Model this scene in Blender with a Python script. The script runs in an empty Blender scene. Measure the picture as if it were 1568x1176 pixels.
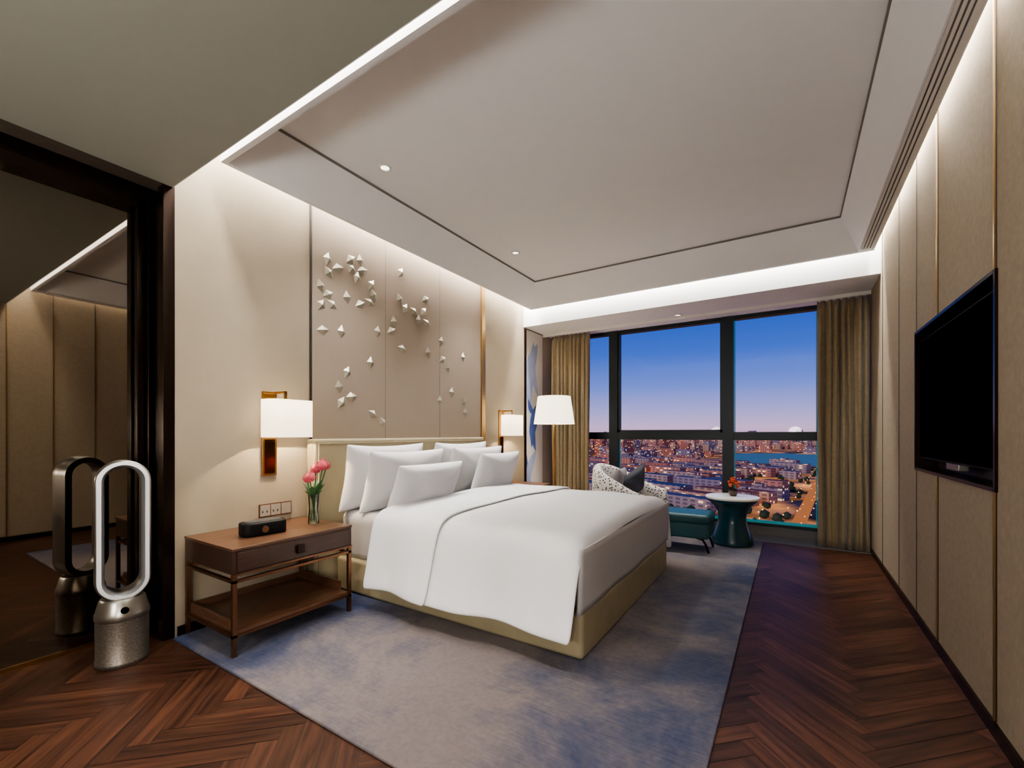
import bpy, bmesh, math, random
from mathutils import Vector, Matrix
random.seed(7)
scene = bpy.context.scene
COL = scene.collection
try:
    scene.view_settings.look = 'AgX - Medium High Contrast'
except Exception:
    pass

# ------------------------------------------------------------------ helpers
def lin(c):
    return tuple(((x/255)/12.92 if x/255 <= .04045 else ((x/255+.055)/1.055)**2.4) for x in c)

def mat(name, rgb, rough=.5, metal=0.0, var=.06, vscale=8, bump=0, bscale=200, emit=None, estr=0,
        spec=.5, sheen=0, coat=0, trans=0, alpha=1, stretch=None):
    m = bpy.data.materials.new(name); m.use_nodes = True
    nt = m.node_tree; N = nt.nodes; L = nt.links
    b = N['Principled BSDF']
    c = lin(rgb)
    tc = N.new('ShaderNodeTexCoord')
    src = tc.outputs['Object']
    if stretch:
        mp = N.new('ShaderNodeMapping'); mp.inputs['Scale'].default_value = stretch
        L.new(src, mp.inputs[0]); src = mp.outputs[0]
    nz = N.new('ShaderNodeTexNoise'); nz.inputs['Scale'].default_value = vscale
    nz.inputs['Detail'].default_value = 4
    L.new(src, nz.inputs['Vector'])
    cr = N.new('ShaderNodeValToRGB')
    cr.color_ramp.elements[0].position = .3; cr.color_ramp.elements[1].position = .7
    cr.color_ramp.elements[0].color = (*[x*(1-var) for x in c], 1)
    cr.color_ramp.elements[1].color = (*[min(1, x*(1+var)) for x in c], 1)
    L.new(nz.outputs[0], cr.inputs[0]); L.new(cr.outputs[0], b.inputs['Base Color'])
    b.inputs['Roughness'].default_value = rough
    b.inputs['Metallic'].default_value = metal
    b.inputs['Specular IOR Level'].default_value = spec
    b.inputs['Sheen Weight'].default_value = sheen
    b.inputs['Coat Weight'].default_value = coat
    b.inputs['Transmission Weight'].default_value = trans
    if bump:
        n2 = N.new('ShaderNodeTexNoise'); n2.inputs['Scale'].default_value = bscale
        L.new(src, n2.inputs['Vector'])
        bp = N.new('ShaderNodeBump'); bp.inputs['Strength'].default_value = bump
        bp.inputs['Distance'].default_value = .005
        L.new(n2.outputs[0], bp.inputs['Height']); L.new(bp.outputs[0], b.inputs['Normal'])
    if emit:
        b.inputs['Emission Color'].default_value = (*emit, 1)
        b.inputs['Emission Strength'].default_value = estr
    return m

def group(name, loc):
    e = bpy.data.objects.new(name, None); e.location = loc; e.empty_display_size = .1
    COL.objects.link(e); return e

def add(ob, parent=None):
    COL.objects.link(ob)
    if parent is not None:
        ob.parent = parent
        ob.matrix_parent_inverse = Matrix.Translation(-Vector(parent.location))
    return ob

def mesh(name, V, F, m, parent=None, smooth=False):
    me = bpy.data.meshes.new(name); me.from_pydata([tuple(v) for v in V], [], F)
    bm = bmesh.new(); bm.from_mesh(me); bmesh.ops.recalc_face_normals(bm, faces=bm.faces); bm.to_mesh(me); bm.free()
    for mm in (m if isinstance(m, (list, tuple)) else [m]): me.materials.append(mm)
    if smooth: me.polygons.foreach_set('use_smooth', [True]*len(me.polygons))
    me.update()
    return add(bpy.data.objects.new(name, me), parent)

def boxes(name, lst, m, parent=None, bev=0, seg=2, rot=None):
    """lst of (x0,x1,y0,y1,z0,z1) joined in one mesh"""
    bm = bmesh.new()
    for (x0, x1, y0, y1, z0, z1) in lst:
        M = Matrix.Translation(((x0+x1)/2, (y0+y1)/2, (z0+z1)/2)) @ Matrix.Diagonal((abs(x1-x0), abs(y1-y0), abs(z1-z0), 1))
        bmesh.ops.create_cube(bm, size=1, matrix=M)
    if bev:
        bmesh.ops.bevel(bm, geom=list(bm.edges), offset=bev, segments=seg, affect='EDGES', profile=.5)
    if rot is not None: bmesh.ops.transform(bm, matrix=rot, verts=bm.verts)
    me = bpy.data.meshes.new(name); bm.to_mesh(me); bm.free()
    me.materials.append(m)
    if bev: me.polygons.foreach_set('use_smooth', [True]*len(me.polygons))
    ob = add(bpy.data.objects.new(name, me), parent)
    if bev:
        wn = ob.modifiers.new('wn', 'WEIGHTED_NORMAL'); wn.keep_sharp = False
    return ob

def lathe(name, prof, loc, m, parent=None, seg=48, smooth=True, sx=1, sy=1):
    V = []; F = []
    n = len(prof)
    for i in range(seg):
        a = 2*math.pi*i/seg
        for r, z in prof: V.append((loc[0]+sx*r*math.cos(a), loc[1]+sy*r*math.sin(a), loc[2]+z))
    for i in range(seg):
        j = (i+1) % seg
        for k in range(n-1): F.append((i*n+k, j*n+k, j*n+k+1, i*n+k+1))
    ob = mesh(name, V, F, m, parent, smooth)
    bm = bmesh.new(); bm.from_mesh(ob.data); bmesh.ops.remove_doubles(bm, verts=bm.verts, dist=1e-5)
    bmesh.ops.recalc_face_normals(bm, faces=bm.faces); bm.to_mesh(ob.data); bm.free()
    if smooth:
        try: ob.data.set_sharp_from_angle(angle=math.radians(40))
        except Exception: pass
    return ob

def tube(name, pts, r, m, parent=None, res=8, cyclic=False):
    cu = bpy.data.curves.new(name, 'CURVE'); cu.dimensions = '3D'; cu.bevel_depth = r; cu.bevel_resolution = 4
    cu.use_fill_caps = True
    s = cu.splines.new('POLY'); s.points.add(len(pts)-1); s.use_cyclic_u = cyclic
    for p, q in zip(s.points, pts): p.co = (*q, 1)
    cu.materials.append(m)
    return add(bpy.data.objects.new(name, cu), parent)

def subsurf(ob, l=2):
    s = ob.modifiers.new('sub', 'SUBSURF'); s.levels = l; s.render_levels = l

# ------------------------------------------------------------------ dims
XL, XR = -3.06, .69
YW = 6.05
YB = -2.6
ZC, ZS, ZF = 3.08, 2.645, 2.82

# ------------------------------------------------------------------ materials
M_wall = mat('fabric_wall', (158, 146, 128), .85, var=.05, vscale=3, bump=.25, bscale=350, spec=.2)
M_panel = mat('leather_panel', (152, 138, 124), .7, var=.03, vscale=2, bump=.1, bscale=400, spec=.25)
M_rwall = mat('fabric_wall_right', (156, 143, 124), .8, var=.07, vscale=40, bump=.3, bscale=300, spec=.2)
M_ceil = mat('ceiling_paint', (238, 238, 239), .9, var=.01, spec=.1)
M_soff = mat('entry_ceiling_dimmed', (144, 143, 134), .9, var=.01, spec=.1)  # greenish taupe, darkened further to stand in for weaker light here
M_white = mat('white_paint', (225, 222, 218), .8, var=.01, spec=.1)
M_dark = mat('dark_reveal', (40, 34, 30), .6)
M_reveal = mat('ceiling_reveal', (120, 116, 112), .8)
M_slat = mat('diffuser_slat', (92, 80, 70), .5, metal=.3)
M_bronze = mat('dark_bronze', (48, 36, 29), .25, metal=.8, var=.1)
M_brass = mat('antique_brass', (176, 138, 88), .28, metal=1, var=.08)
M_gold = mat('gold_trim', (170, 138, 92), .3, metal=.9, var=.05)
M_copper = mat('brushed_copper', (126, 92, 70), .3, metal=.9, var=.08)
M_walnut = mat('walnut', (88, 60, 43), .34, var=.3, vscale=6, stretch=(6, 1, 14), coat=.15)
M_walnut_d = mat('walnut_dark', (58, 38, 28), .34, var=.3, vscale=6, stretch=(6, 1, 14), coat=.15)
M_linen = mat('white_linen', (243, 243, 245), .85, var=.01, vscale=3, bump=.08, bscale=60, sheen=.1, spec=.2)
M_sheet = mat('sheet', (200, 198, 199), .85, var=.01, bump=.05, bscale=80, spec=.2)
M_uph = mat('beige_leather', (162, 151, 124), .55, var=.04, bump=.1, bscale=300, spec=.35)
M_curt = mat('curtain_fabric', (128, 113, 86), .55, var=.12, vscale=25, bump=.2, bscale=300, sheen=.3)
M_teal = mat('teal_leather', (34, 74, 82), .4, var=.1, bump=.1)
M_tealc = mat('teal_ceramic', (20, 62, 76), .22, var=.25, vscale=5, coat=.4)
M_marble = mat('white_marble', (225, 222, 218), .2, var=.08, vscale=6)
M_sill = mat('grey_stone', (96, 94, 94), .35, var=.12, vscale=5)
M_silver = mat('silver_metal', (150, 146, 140), .3, metal=.9, var=.04)
M_mesh = mat('perforated_metal', (125, 118, 110), .4, metal=.8, var=.5, vscale=220)
M_whitep = mat('white_plastic', (232, 232, 235), .3, var=.01)
M_black = mat('black_screen', (4, 4, 4), .5, var=.02, spec=0)
M_blackp = mat('black_plastic', (20, 20, 21), .5, spec=.15)
M_shade = mat('lamp_shade', (235, 220, 190), .8, var=.02, vscale=120, emit=(1, .84, .60), estr=2.2)
M_shade2 = mat('floor_lamp_shade', (235, 225, 205), .8, var=.02, vscale=120, emit=(1, .87, .68), estr=1.7)
M_frame = mat('window_frame', (30, 38, 44), .4, metal=.3)
M_tealf = mat('teal_frame', (40, 130, 140), .4, emit=(.05, .5, .55), estr=.2)  # teal glow painted onto the frame edges by weak emission
M_pink = mat('pink_petals', (214, 100, 112), .6, var=.35, vscale=40)
M_green = mat('green_leaf', (60, 100, 56), .5, var=.25, vscale=20)
M_red = mat('red_flower', (190, 80, 50), .6, var=.3, vscale=30)
M_diam = mat('champagne_tile', (150, 145, 130), .38, metal=.45, var=.04)
M_bulb = mat('led', (255, 240, 220), .5, emit=(1, .93, .84), estr=14)
M_lens = mat('downlight_lens', (230, 225, 215), .5, emit=(1, .94, .86), estr=3.0)
M_pillow_g = mat('grey_cushion', (128, 124, 128), .8, var=.1, bump=.2)
M_pillow_t = mat('charcoal_cushion', (52, 54, 64), .8, var=.1, bump=.2)

def glass(name, tint=(1, 1, 1), gl=.06):
    m = bpy.data.materials.new(name); m.use_nodes = True
    nt = m.node_tree; N = nt.nodes; L = nt.links; N.clear()
    o = N.new('ShaderNodeOutputMaterial'); mx = N.new('ShaderNodeMixShader')
    t = N.new('ShaderNodeBsdfTransparent'); t.inputs[0].default_value = (*tint, 1)
    g = N.new('ShaderNodeBsdfGlossy'); g.inputs['Roughness'].default_value = .01
    lw = N.new('ShaderNodeLayerWeight'); lw.inputs[0].default_value = .25
    mt = N.new('ShaderNodeMath'); mt.operation = 'MULTIPLY_ADD'; mt.inputs[1].default_value = gl*4; mt.inputs[2].default_value = gl*.3
    L.new(lw.outputs['Fresnel'], mt.inputs[0])
    L.new(mt.outputs[0], mx.inputs[0]); L.new(t.outputs[0], mx.inputs[1]); L.new(g.outputs[0], mx.inputs[2]); L.new(mx.outputs[0], o.inputs[0])
    return m
M_glass = glass('window_glass', (.97, .99, 1), .015)
M_vase = glass('vase_glass', (.85, .9, .87), .3)

# mirror-like tinted glass
M_mirror = mat('tinted_mirror', (150, 142, 132), .02, metal=1, var=.005)

# rug
def rug_mat():
    m = bpy.data.materials.new('rug_wool'); m.use_nodes = True
    nt = m.node_tree; N = nt.nodes; L = nt.links; b = N['Principled BSDF']
    tc = N.new('ShaderNodeTexCoord'); sp = N.new('ShaderNodeSeparateXYZ'); L.new(tc.outputs['Object'], sp.inputs[0])
    a = N.new('ShaderNodeMath'); a.operation = 'ADD'; a.inputs[1].default_value = 1.45; L.new(sp.outputs[0], a.inputs[0])
    ab = N.new('ShaderNodeMath'); ab.operation = 'ABSOLUTE'; L.new(a.outputs[0], ab.inputs[0])
    nz = N.new('ShaderNodeTexNoise'); nz.inputs['Scale'].default_value = 1.7; nz.inputs['Detail'].default_value = 12
    nz.inputs['Roughness'].default_value = .68; nz.inputs['Distortion'].default_value = .4
    L.new(tc.outputs['Object'], nz.inputs['Vector'])
    mp = N.new('ShaderNodeMapping'); mp.inputs['Scale'].default_value = (5, 60, 1); L.new(tc.outputs['Object'], mp.inputs[0])
    n2 = N.new('ShaderNodeTexNoise'); n2.inputs['Scale'].default_value = 1.5; n2.inputs['Detail'].default_value = 7; L.new(mp.outputs[0], n2.inputs['Vector'])
    m1 = N.new('ShaderNodeMath'); m1.operation = 'MULTIPLY_ADD'; m1.inputs[1].default_value = 2.1; L.new(nz.outputs[0], m1.inputs[0])
    m0 = N.new('ShaderNodeMath'); m0.operation = 'MULTIPLY_ADD'; m0.inputs[1].default_value = .45; m0.inputs[2].default_value = -1.0; L.new(ab.outputs[0], m0.inputs[0])
    L.new(m0.outputs[0], m1.inputs[2])
    m2 = N.new('ShaderNodeMath'); m2.operation = 'MULTIPLY_ADD'; m2.inputs[1].default_value = .4; L.new(n2.outputs[0], m2.inputs[0]); L.new(m1.outputs[0], m2.inputs[2])
    cr = N.new('ShaderNodeValToRGB'); e = cr.color_ramp.elements
    e[0].position = .34; e[0].color = (*lin((116, 107, 106)), 1)
    e[1].position = 1.0; e[1].color = (*lin((42, 53, 84)), 1)
    x = e.new(.68); x.color = (*lin((84, 83, 96)), 1)
    L.new(m2.outputs[0], cr.inputs[0])
    n3 = N.new('ShaderNodeTexNoise'); n3.inputs['Scale'].default_value = 45; n3.inputs['Detail'].default_value = 5; L.new(tc.outputs['Object'], n3.inputs['Vector'])
    mr = N.new('ShaderNodeMapRange'); mr.inputs[1].default_value = .3; mr.inputs[2].default_value = .7; mr.inputs[3].default_value = .9; mr.inputs[4].default_value = 1.08
    L.new(n3.outputs[0], mr.inputs[0])
    vm = N.new('ShaderNodeVectorMath'); vm.operation = 'SCALE'; L.new(cr.outputs[0], vm.inputs[0]); L.new(mr.outputs[0], vm.inputs['Scale'])
    L.new(vm.outputs[0], b.inputs['Base Color'])
    b.inputs['Roughness'].default_value = .9; b.inputs['Specular IOR Level'].default_value = .12
    b.inputs['Sheen Weight'].default_value = .12
    bp = N.new('ShaderNodeBump'); bp.inputs['Strength'].default_value = .2; bp.inputs['Distance'].default_value = .006
    L.new(n3.outputs[0], bp.inputs['Height']); L.new(bp.outputs[0], b.inputs['Normal'])
    return m
M_rug = rug_mat()

def floor_mat():
    m = bpy.data.materials.new('herringbone_wood'); m.use_nodes = True
    nt = m.node_tree; N = nt.nodes; L = nt.links; b = N['Principled BSDF']
    uv = N.new('ShaderNodeUVMap'); uv.uv_map = 'UVMap'
    mp = N.new('ShaderNodeMapping'); mp.inputs['Scale'].default_value = (2.2, 30, 1); L.new(uv.outputs[0], mp.inputs[0])
    nz = N.new('ShaderNodeTexNoise'); nz.inputs['Scale'].default_value = 1.3; nz.inputs['Detail'].default_value = 6; nz.inputs['Distortion'].default_value = .4
    L.new(mp.outputs[0], nz.inputs['Vector'])
    cr = N.new('ShaderNodeValToRGB'); e = cr.color_ramp.elements
    e[0].position = .3; e[0].color = (*lin((50, 29, 21)), 1)
    e[1].position = .75; e[1].color = (*lin((100, 64, 47)), 1)
    L.new(nz.outputs[0], cr.inputs[0])
    at = N.new('ShaderNodeAttribute'); at.attribute_name = 'tone'
    mx = N.new('ShaderNodeMix'); mx.data_type = 'RGBA'; mx.blend_type = 'MULTIPLY'; mx.inputs[0].default_value = 1
    L.new(cr.outputs[0], mx.inputs[6]); L.new(at.outputs['Color'], mx.inputs[7])
    L.new(mx.outputs[2], b.inputs['Base Color'])
    b.inputs['Roughness'].default_value = .40
    b.inputs['Specular IOR Level'].default_value = .26
    bp = N.new('ShaderNodeBump'); bp.inputs['Strength'].default_value = .12; bp.inputs['Distance'].default_value = .002
    L.new(nz.outputs[0], bp.inputs['Height']); L.new(bp.outputs[0], b.inputs['Normal'])
    return m
M_floor = floor_mat()

# ------------------------------------------------------------------ floor
def build_floor():
    W, Lg = .08, .56
    bm = bmesh.new(); uvl = bm.loops.layers.uv.new('UVMap'); cl = bm.loops.layers.float_color.new('tone')
    R = Matrix.Rotation(math.radians(45), 3, 'Z'); g = .0014
    cx, cy = -1.3, 1.7
    for m_ in range(-13, 14):
        for k in range(-74, 75):
            for hv in (0, 1):
                if hv == 0: x, y, w, l = k*W-m_*Lg, k*W+m_*Lg, Lg, W
                else: x, y, w, l = k*W-m_*Lg, (k+1)*W+m_*Lg, W, Lg
                ps = [(x+g, y+g), (x+w-g, y+g), (x+w-g, y+l-g), (x+g, y+l-g)]
                P = [R @ Vector((a, b_, 0)) for a, b_ in ps]
                P = [Vector((p.x+cx, p.y+cy, 0)) for p in P]
                if max(p.x for p in P) < -3.4 or min(p.x for p in P) > .72 or max(p.y for p in P) < YB or min(p.y for p in P) > 5.62: continue
                vs = [bm.verts.new(p) for p in P]; f = bm.faces.new(vs)
                t = random.uniform(.58, 1.12)*(1 if hv else .86); o1, o2 = random.uniform(0, 50), random.uniform(0, 50)
                for lp, (a, b_) in zip(f.loops, ps):
                    u_, v_ = (a-x, b_-y) if hv == 0 else (b_-y, a-x)
                    lp[uvl].uv = (u_+o1, v_+o2); lp[cl] = (t, t, t*.98, 1)
    for co, no in (((-3.36, 0, 0), (-1, 0, 0)), ((.69, 0, 0), (1, 0, 0)), ((0, YB, 0), (0, -1, 0)), ((0, 5.6, 0), (0, 1, 0))):
        bmesh.ops.bisect_plane(bm, geom=list(bm.verts)+list(bm.edges)+list(bm.faces), plane_co=co, plane_no=no, clear_outer=True)
    for f in bm.faces:
        if f.normal.z < 0: f.normal_flip()
        f.material_index = 0
    r = bmesh.ops.create_cube(bm, size=1, matrix=Matrix.Translation((-1.33, 1.72, -.052)) @ Matrix.Diagonal((4.3, 8.7, .1, 1)))
    for v in r['verts']:
        for f in v.link_faces: f.material_index = 1
    me = bpy.data.meshes.new('floor'); bm.to_mesh(me); bm.free()
    me.materials.append(M_floor); me.materials.append(M_dark)
    add(bpy.data.objects.new('floor', me))
build_floor()
boxes('floor_stone_threshold', [(XL, XR, 5.6, 5.98, -.002, .006)], M_sill)

# ------------------------------------------------------------------ shell
boxes('wall_left', [(XL-.15, XL, 1.12, YW+.1, 0, ZC)], M_wall)
boxes('wall_left_recess', [(-3.5, -3.36, YB, 1.12, 0, ZC)], M_bronze)
boxes('wall_back', [(-3.5, XR+.2, YB-.1, YB, 0, ZC)], M_wall)
ny0, ny1, nz0, nz1 = 2.49, 3.79, .98, 1.84
boxes('wall_right', [(XR, .9, YB, ny0, 0, ZC), (XR, .9, ny1, YW+.1, 0, ZC), (XR, .9, ny0, ny1, 0, nz0), (XR, .9, ny0, ny1, nz1, ZC), (.80, .9, ny0, ny1, nz0, nz1)], M_rwall)
boxes('wall_window_sill', [(XL, XR, 5.98, YW+.1, 0, .10)], M_sill)
js = [5.02, 4.33, 3.79, 3.30, 2.49, 1.85, 1.48, 1.11, .6, .1, -.5, -1.1]
jl = []
for y in js:
    if ny0+.05 < y < ny1-.05: jl += [(XR-.003, XR+.003, y-.003, y+.003, .06, nz0), (XR-.003, XR+.003, y-.003, y+.003, nz1, ZC)]
    else: jl += [(XR-.003, XR+.003, y-.003, y+.003, .06, ZC)]
boxes('trim_1', jl, M_dark)
boxes('trim_2', [(XR-.008, XR+.002, y+.004, y+.012, .06, z1) for y, z1 in ((2.49, nz0), (3.30, nz0), (1.11, 2.6), (1.48, 2.6), (1.85, 2.6))] +
      [(XR-.008, XR+.002, y+.004, y+.012, nz1, ZC) for y in (2.49, 3.30)], M_gold)
boxes('baseboard_right', [(XR-.012, XR+.002, YB, 5.6, 0, .055)], M_bronze)
boxes('baseboard_left', [(XL-.002, XL+.01, 1.13, 5.6, 0, .06)], M_bronze)
boxes('wall_left_leather_panel', [(XL-.01, XL+.012, 1.99, 4.13, 0, ZC)], M_panel, bev=.002)
boxes('trim_3', [(XL-.004, XL+.014, 1.976, 1.988, .06, ZC)], M_dark)
boxes('trim_4', [(XL, XL+.0135, y-.0025, y+.0025, .06, ZC) for y in (2.70, 3.42)], mat('joint', (122, 108, 96), .8))
boxes('trim_5', [(XL-.002, XL+.03, 4.13, 4.20, 0.0, ZC)], M_gold, bev=.003)
# ceiling
boxes('ceiling', [(-3.5, .9, YB-.1, YW+.2, ZC, ZC+.12)], M_ceil)
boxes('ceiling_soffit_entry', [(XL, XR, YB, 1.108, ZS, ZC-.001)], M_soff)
boxes('ceiling_soffit_entry_upstand', [(XL, XR, 1.108, 1.112, ZS, ZC)], M_ceil)
boxes('ceiling_soffit_window', [(XL, XR, 5.12, YW+.15, ZS, ZC)], M_ceil)
def ring(name, sections, m):
    V = []; F = []
    for (x0, x1, y0, y1, z) in sections: V += [(x0, y0, z), (x1, y0, z), (x1, y1, z), (x0, y1, z)]
    n = len(sections)
    for i in range(n):
        j = (i+1) % n
        for k in range(4):
            l = (k+1) % 4
            F.append((i*4+k, i*4+l, j*4+l, j*4+k))
    return mesh(name, V, F, m)
YI = 1.46
ring('ceiling_tray_frame', [(-2.87, .625, 1.28, 4.99, ZC), (-2.87, .625, 1.28, 4.99, ZF), (-2.84, .515, 1.31, 4.96, ZF), (-2.66, .37, YI, 4.72, 3.062),
      (-2.66, .37, YI, 4.72, ZC)], M_ceil)
ring('trim_6', [(-2.66, .37, YI, 4.72, 3.064), (-2.66, .37, YI, 4.72, ZC-.001), (-2.651, .361, YI+.009, 4.711, ZC-.001), (-2.651, .361, YI+.009, 4.711, 3.064)], M_reveal)
g = group('air_diffuser', (.57, 3, ZF))
boxes('backing', [(.525, .61, 1.4, 4.9, ZF-.003, ZF+.002)], M_reveal, g)
boxes('louvres', [(x, x+.013, 1.4, 4.9, ZF-.008, ZF) for x in (.525, .547, .569, .591, .604)], M_white, g)

# entry header above the sliding mirror door
boxes('trim_7', [(-3.36, -3.2, YB, 1.12, 2.57, ZC), (-3.2, XL, YB, 1.12, 2.66, ZC)], M_bronze)
boxes('trim_8', [(-3.19+i*.02, -3.182+i*.02, YB, 1.11, 2.645, 2.66) for i in range(6)], M_slat)
d = group('door_1', (-3.33, -.5, 0))
boxes('mirror_panel', [(-3.345, -3.335, YB+.02, 1.02, .02, 2.57)], M_mirror, d)
boxes('bottom_rail', [(-3.35, -3.325, YB+.02, 1.02, .0, .02)], M_brass, d)
boxes('door_stile', [(-3.35, -3.315, 1.02, 1.055, 0, 2.57)], M_bronze, d, bev=.003)
boxes('trim_9', [(-3.36, -3.27, 1.06, 1.12, 0, 2.64), (-3.22, -3.15, 1.08, 1.12, 0, 2.66), (-3.13, XL+.002, 1.06, 1.12, 0, ZS), (-3.36, XL-.01, 1.10, 1.14, 0, ZC)], M_bronze, bev=.004)

# ------------------------------------------------------------------ window
w = group('window_1', (-1.2, YW, 1.3))
fr = [(-2.17, -2.05, YW-.06, YW+.06, .1, ZS), (-.71, -.59, YW-.06, YW+.06, .1, ZS), (XL, -2.95, YW-.06, YW+.06, .1, ZS), (.58, XR, YW-.06, YW+.06, .1, ZS),
      (XL, XR, YW-.05, YW+.05, 1.12, 1.22), (XL, XR, YW-.05, YW+.05, 2.60, ZS), (XL, XR, YW-.04, YW+.05, .10, .13)]
boxes('frame', fr, M_frame, w)
boxes('inner_sash', [(-2.05, -.71, YW-.03, YW+.03, 1.22, 1.25), (-2.05, -2.02, YW-.03, YW+.03, 1.22, 2.6), (-.74, -.71, YW-.03, YW+.03, 1.22, 2.6)], M_frame, w)
boxes('mullion_edges', [(-2.045, -2.035, YW+.03, YW+.045, .14, 2.6), (-.585, -.575, YW+.03, YW+.045, .14, 2.6), (.25, .26, YW+.03, YW+.045, .14, 2.6), (XL, XR, YW+.0, YW+.03, .13, .16)], M_tealf, w)
boxes('handle', [(-1.40, -1.28, YW-.075, YW-.06, 1.236, 1.248), (-1.36, -1.33, YW-.065, YW-.03, 1.222, 1.25)], M_frame, w)
boxes('panes', [(XL, XR, YW+.005, YW+.012, .13, 2.6)], M_glass, w)

# art panel beside window
a = group('wall_art', (XL, 5.3, 1.3))
boxes('panel', [(XL+.0, XL+.02, 5.15, 5.62, .1, 2.62)], mat('art_canvas', (214, 208, 206), .7, var=.04, vscale=2), a)
boxes('frame', [(XL, XL+.03, 5.135, 5.15, .1, 2.62)], M_bronze, a)
def petal(y, z, ang, L_, w_, m, off):
    V = []; n = 16
    for i in range(n+1):
        t = i/n; hw = w_*math.sin(math.pi*t)**.8*(.6+.4*t)
        cx_ = L_*t
        for s_ in (-1, 1):
            px, py = cx_, s_*hw+.12*L_*math.sin(t*math.pi)
            V.append((XL+.021+off, y+px*math.cos(ang)-py*math.sin(ang), z+px*math.sin(ang)+py*math.cos(ang)))
    F = [(2*i, 2*i+1, 2*i+3, 2*i+2) for i in range(n)]
    V = [(x_, min(5.62, max(5.15, y_)), min(2.6, z_)) for x_, y_, z_ in V]
    mesh('petal', V, F, m, a)
M_p1 = mat('petal_blue', (70, 90, 150), .7, var=.3, vscale=3); M_p2 = mat('petal_pale', (150, 162, 196), .7, var=.15, vscale=3)
petal(5.25, 1.5, 1.35, 1.0, .16, M_p2, 0); petal(5.3, 1.0, 1.15, .75, .13, M_p1, .001); petal(5.35, .3, 1.9, .8, .13, M_p1, .002)
petal(5.5, 1.7, 1.75, .8, .1, M_p2, .002); petal(5.2, .4, 1.2, .6, .1, M_p2, .003); petal(5.4, 1.45, 2.3, .3, .06, M_p1, .003)
petal(5.42, .95, 1.7, .55, .1, M_p1, .004)

# ------------------------------------------------------------------ curtains
def curtain(name, x0, x1, y, z0, z1, folds):
    nx, nz = 160, 26; V = []; F = []
    for j in range(nz+1):
        tz = j/nz; z = z0+(z1-z0)*tz
        for i in range(nx+1):
            t = i/nx; ph = t*folds*2*math.pi
            yy = y+.045*math.sin(ph+.5*math.sin(3*t*6.28+tz))+.012*math.sin(ph*2.3+tz*2)
            xx = x0+(x1-x0)*t+.012*math.cos(ph*1.0)+.01*math.sin(tz*5+t*9)*(1-tz)
            if tz > .965: yy = y+.03*math.sin(ph*2)+.01
            V.append((xx, yy, z))
    for j in range(nz):
        for i in range(nx):
            q = j*(nx+1)+i; F.append((q, q+1, q+nx+2, q+nx+1))
    ob = mesh(name, V, F, M_curt, None, True)
    so = ob.modifiers.new('s', 'SOLIDIFY'); so.thickness = .004
    return ob
curtain('curtain', .23, .665, 5.68, .012, 2.60, 7)
curtain('curtain', -2.92, -2.35, 5.68, .012, 2.60, 9)
boxes('curtain_track', [(XL, XR, 5.67, 5.69, 2.608, ZS)], M_white)

# ------------------------------------------------------------------ rug
boxes('area_rug', [(-3.03, -.25, 1.10, 5.54, .0, .014)], M_rug, bev=.005)
ZR = .0145

# ------------------------------------------------------------------ bed
bed = group('bed', (-1.95, 3.04, 0))
BY0, BY1, BX1 = 2.12, 3.97, -.91
boxes('bed_base', [(-2.94, BX1, BY0, BY1, ZR, .265)], M_uph, bed, bev=.025, seg=4)
boxes('headboard', [(-3.045, -2.945, 1.94, 4.06, ZR, 1.16)], M_uph, bed, bev=.02, seg=4)
tube('headboard_piping', [(-2.943, 1.975, .1), (-2.943, 1.975, 1.125), (-2.943, 4.025, 1.125), (-2.943, 4.025, .1)], .005, M_uph, bed)
boxes('mattress', [(-2.93, -.945, 2.145, 3.945, .25, .615)], M_sheet, bed, bev=.06, seg=6)

YC = 3.045
half = [(1.955, .17), (1.985, .25), (2.01, .35), (2.035, .45), (2.06, .54), (2.085, .595), (2.13, .635), (2.2, .655), (2.32, .663), (2.5, .668), (2.7, .672), (2.9, .675)]
prof = half+[(YC, .676)]+[(2*YC-y, z) for y, z in reversed(half)]
def duvet(name, x0, x1, off, n, foot):
    V = []; F = []; m_ = len(prof)
    for i in range(n+1):
        t = i/n; x = x0+(x1-x0)*t
        for k, (y, z) in enumerate(prof):
            side = max(0, (.62-z)/.45); side = min(1, side)
            sgn = -1 if y < YC else 1
            yy = y+sgn*(off+side*(.018*math.sin(x*6.5+.6)+.008*math.sin(x*15)))
            zz = z+(off if side < .9 else 0)+.005*math.sin(x*5+y*4)*(1-side)+.004*math.sin(x*11-y*7)*(1-side)
            xx = x+.03*side*(1 if i < n/2 else 0)*(1-t)
            if k in (0, m_-1): zz += .008*math.sin(x*8)
            if foot and x > x1-.11:
                q = (x-(x1-.11))/.11
                zz -= (1-side)*.075*(1-math.sqrt(max(0, 1-q*q)))
            if (not foot) and i == 0: zz -= .012*(1-side)
            V.append((xx, yy, zz))
    for i in range(n):
        for k in range(m_-1):
            q = i*m_+k; F.append((q, q+1, q+m_+1, q+m_))
    ob = mesh(name, V, F, M_linen, bed, True)
    so = ob.modifiers.new('s', 'SOLIDIFY'); so.thickness = .018; so.offset = 0
    subsurf(ob, 2)
duvet('duvet', -2.40, -.905, 0, 44, True)
duvet('duvet_fold', -2.44, -1.84, .02, 18, False)
V = []; F = []; ny, nz_ = 40, 10
for j in range(nz_+1):
    for i in range(ny+1):
        y = 2.075+(4.015-2.075)*i/ny; t = j/nz_
        z = .602-.34*t
        x = -.905-.012*t+.004*math.sin(y*9)
        V.append((x, y, z))
for j in range(nz_):
    for i in range(ny):
        q = j*(ny+1)+i; F.append((q, q+1, q+ny+2, q+ny+1))
ob = mesh('duvet_foot', V, F, M_sheet, bed, True); so = ob.modifiers.new('s', 'SOLIDIFY'); so.thickness = .012; so.offset = 0

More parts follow.
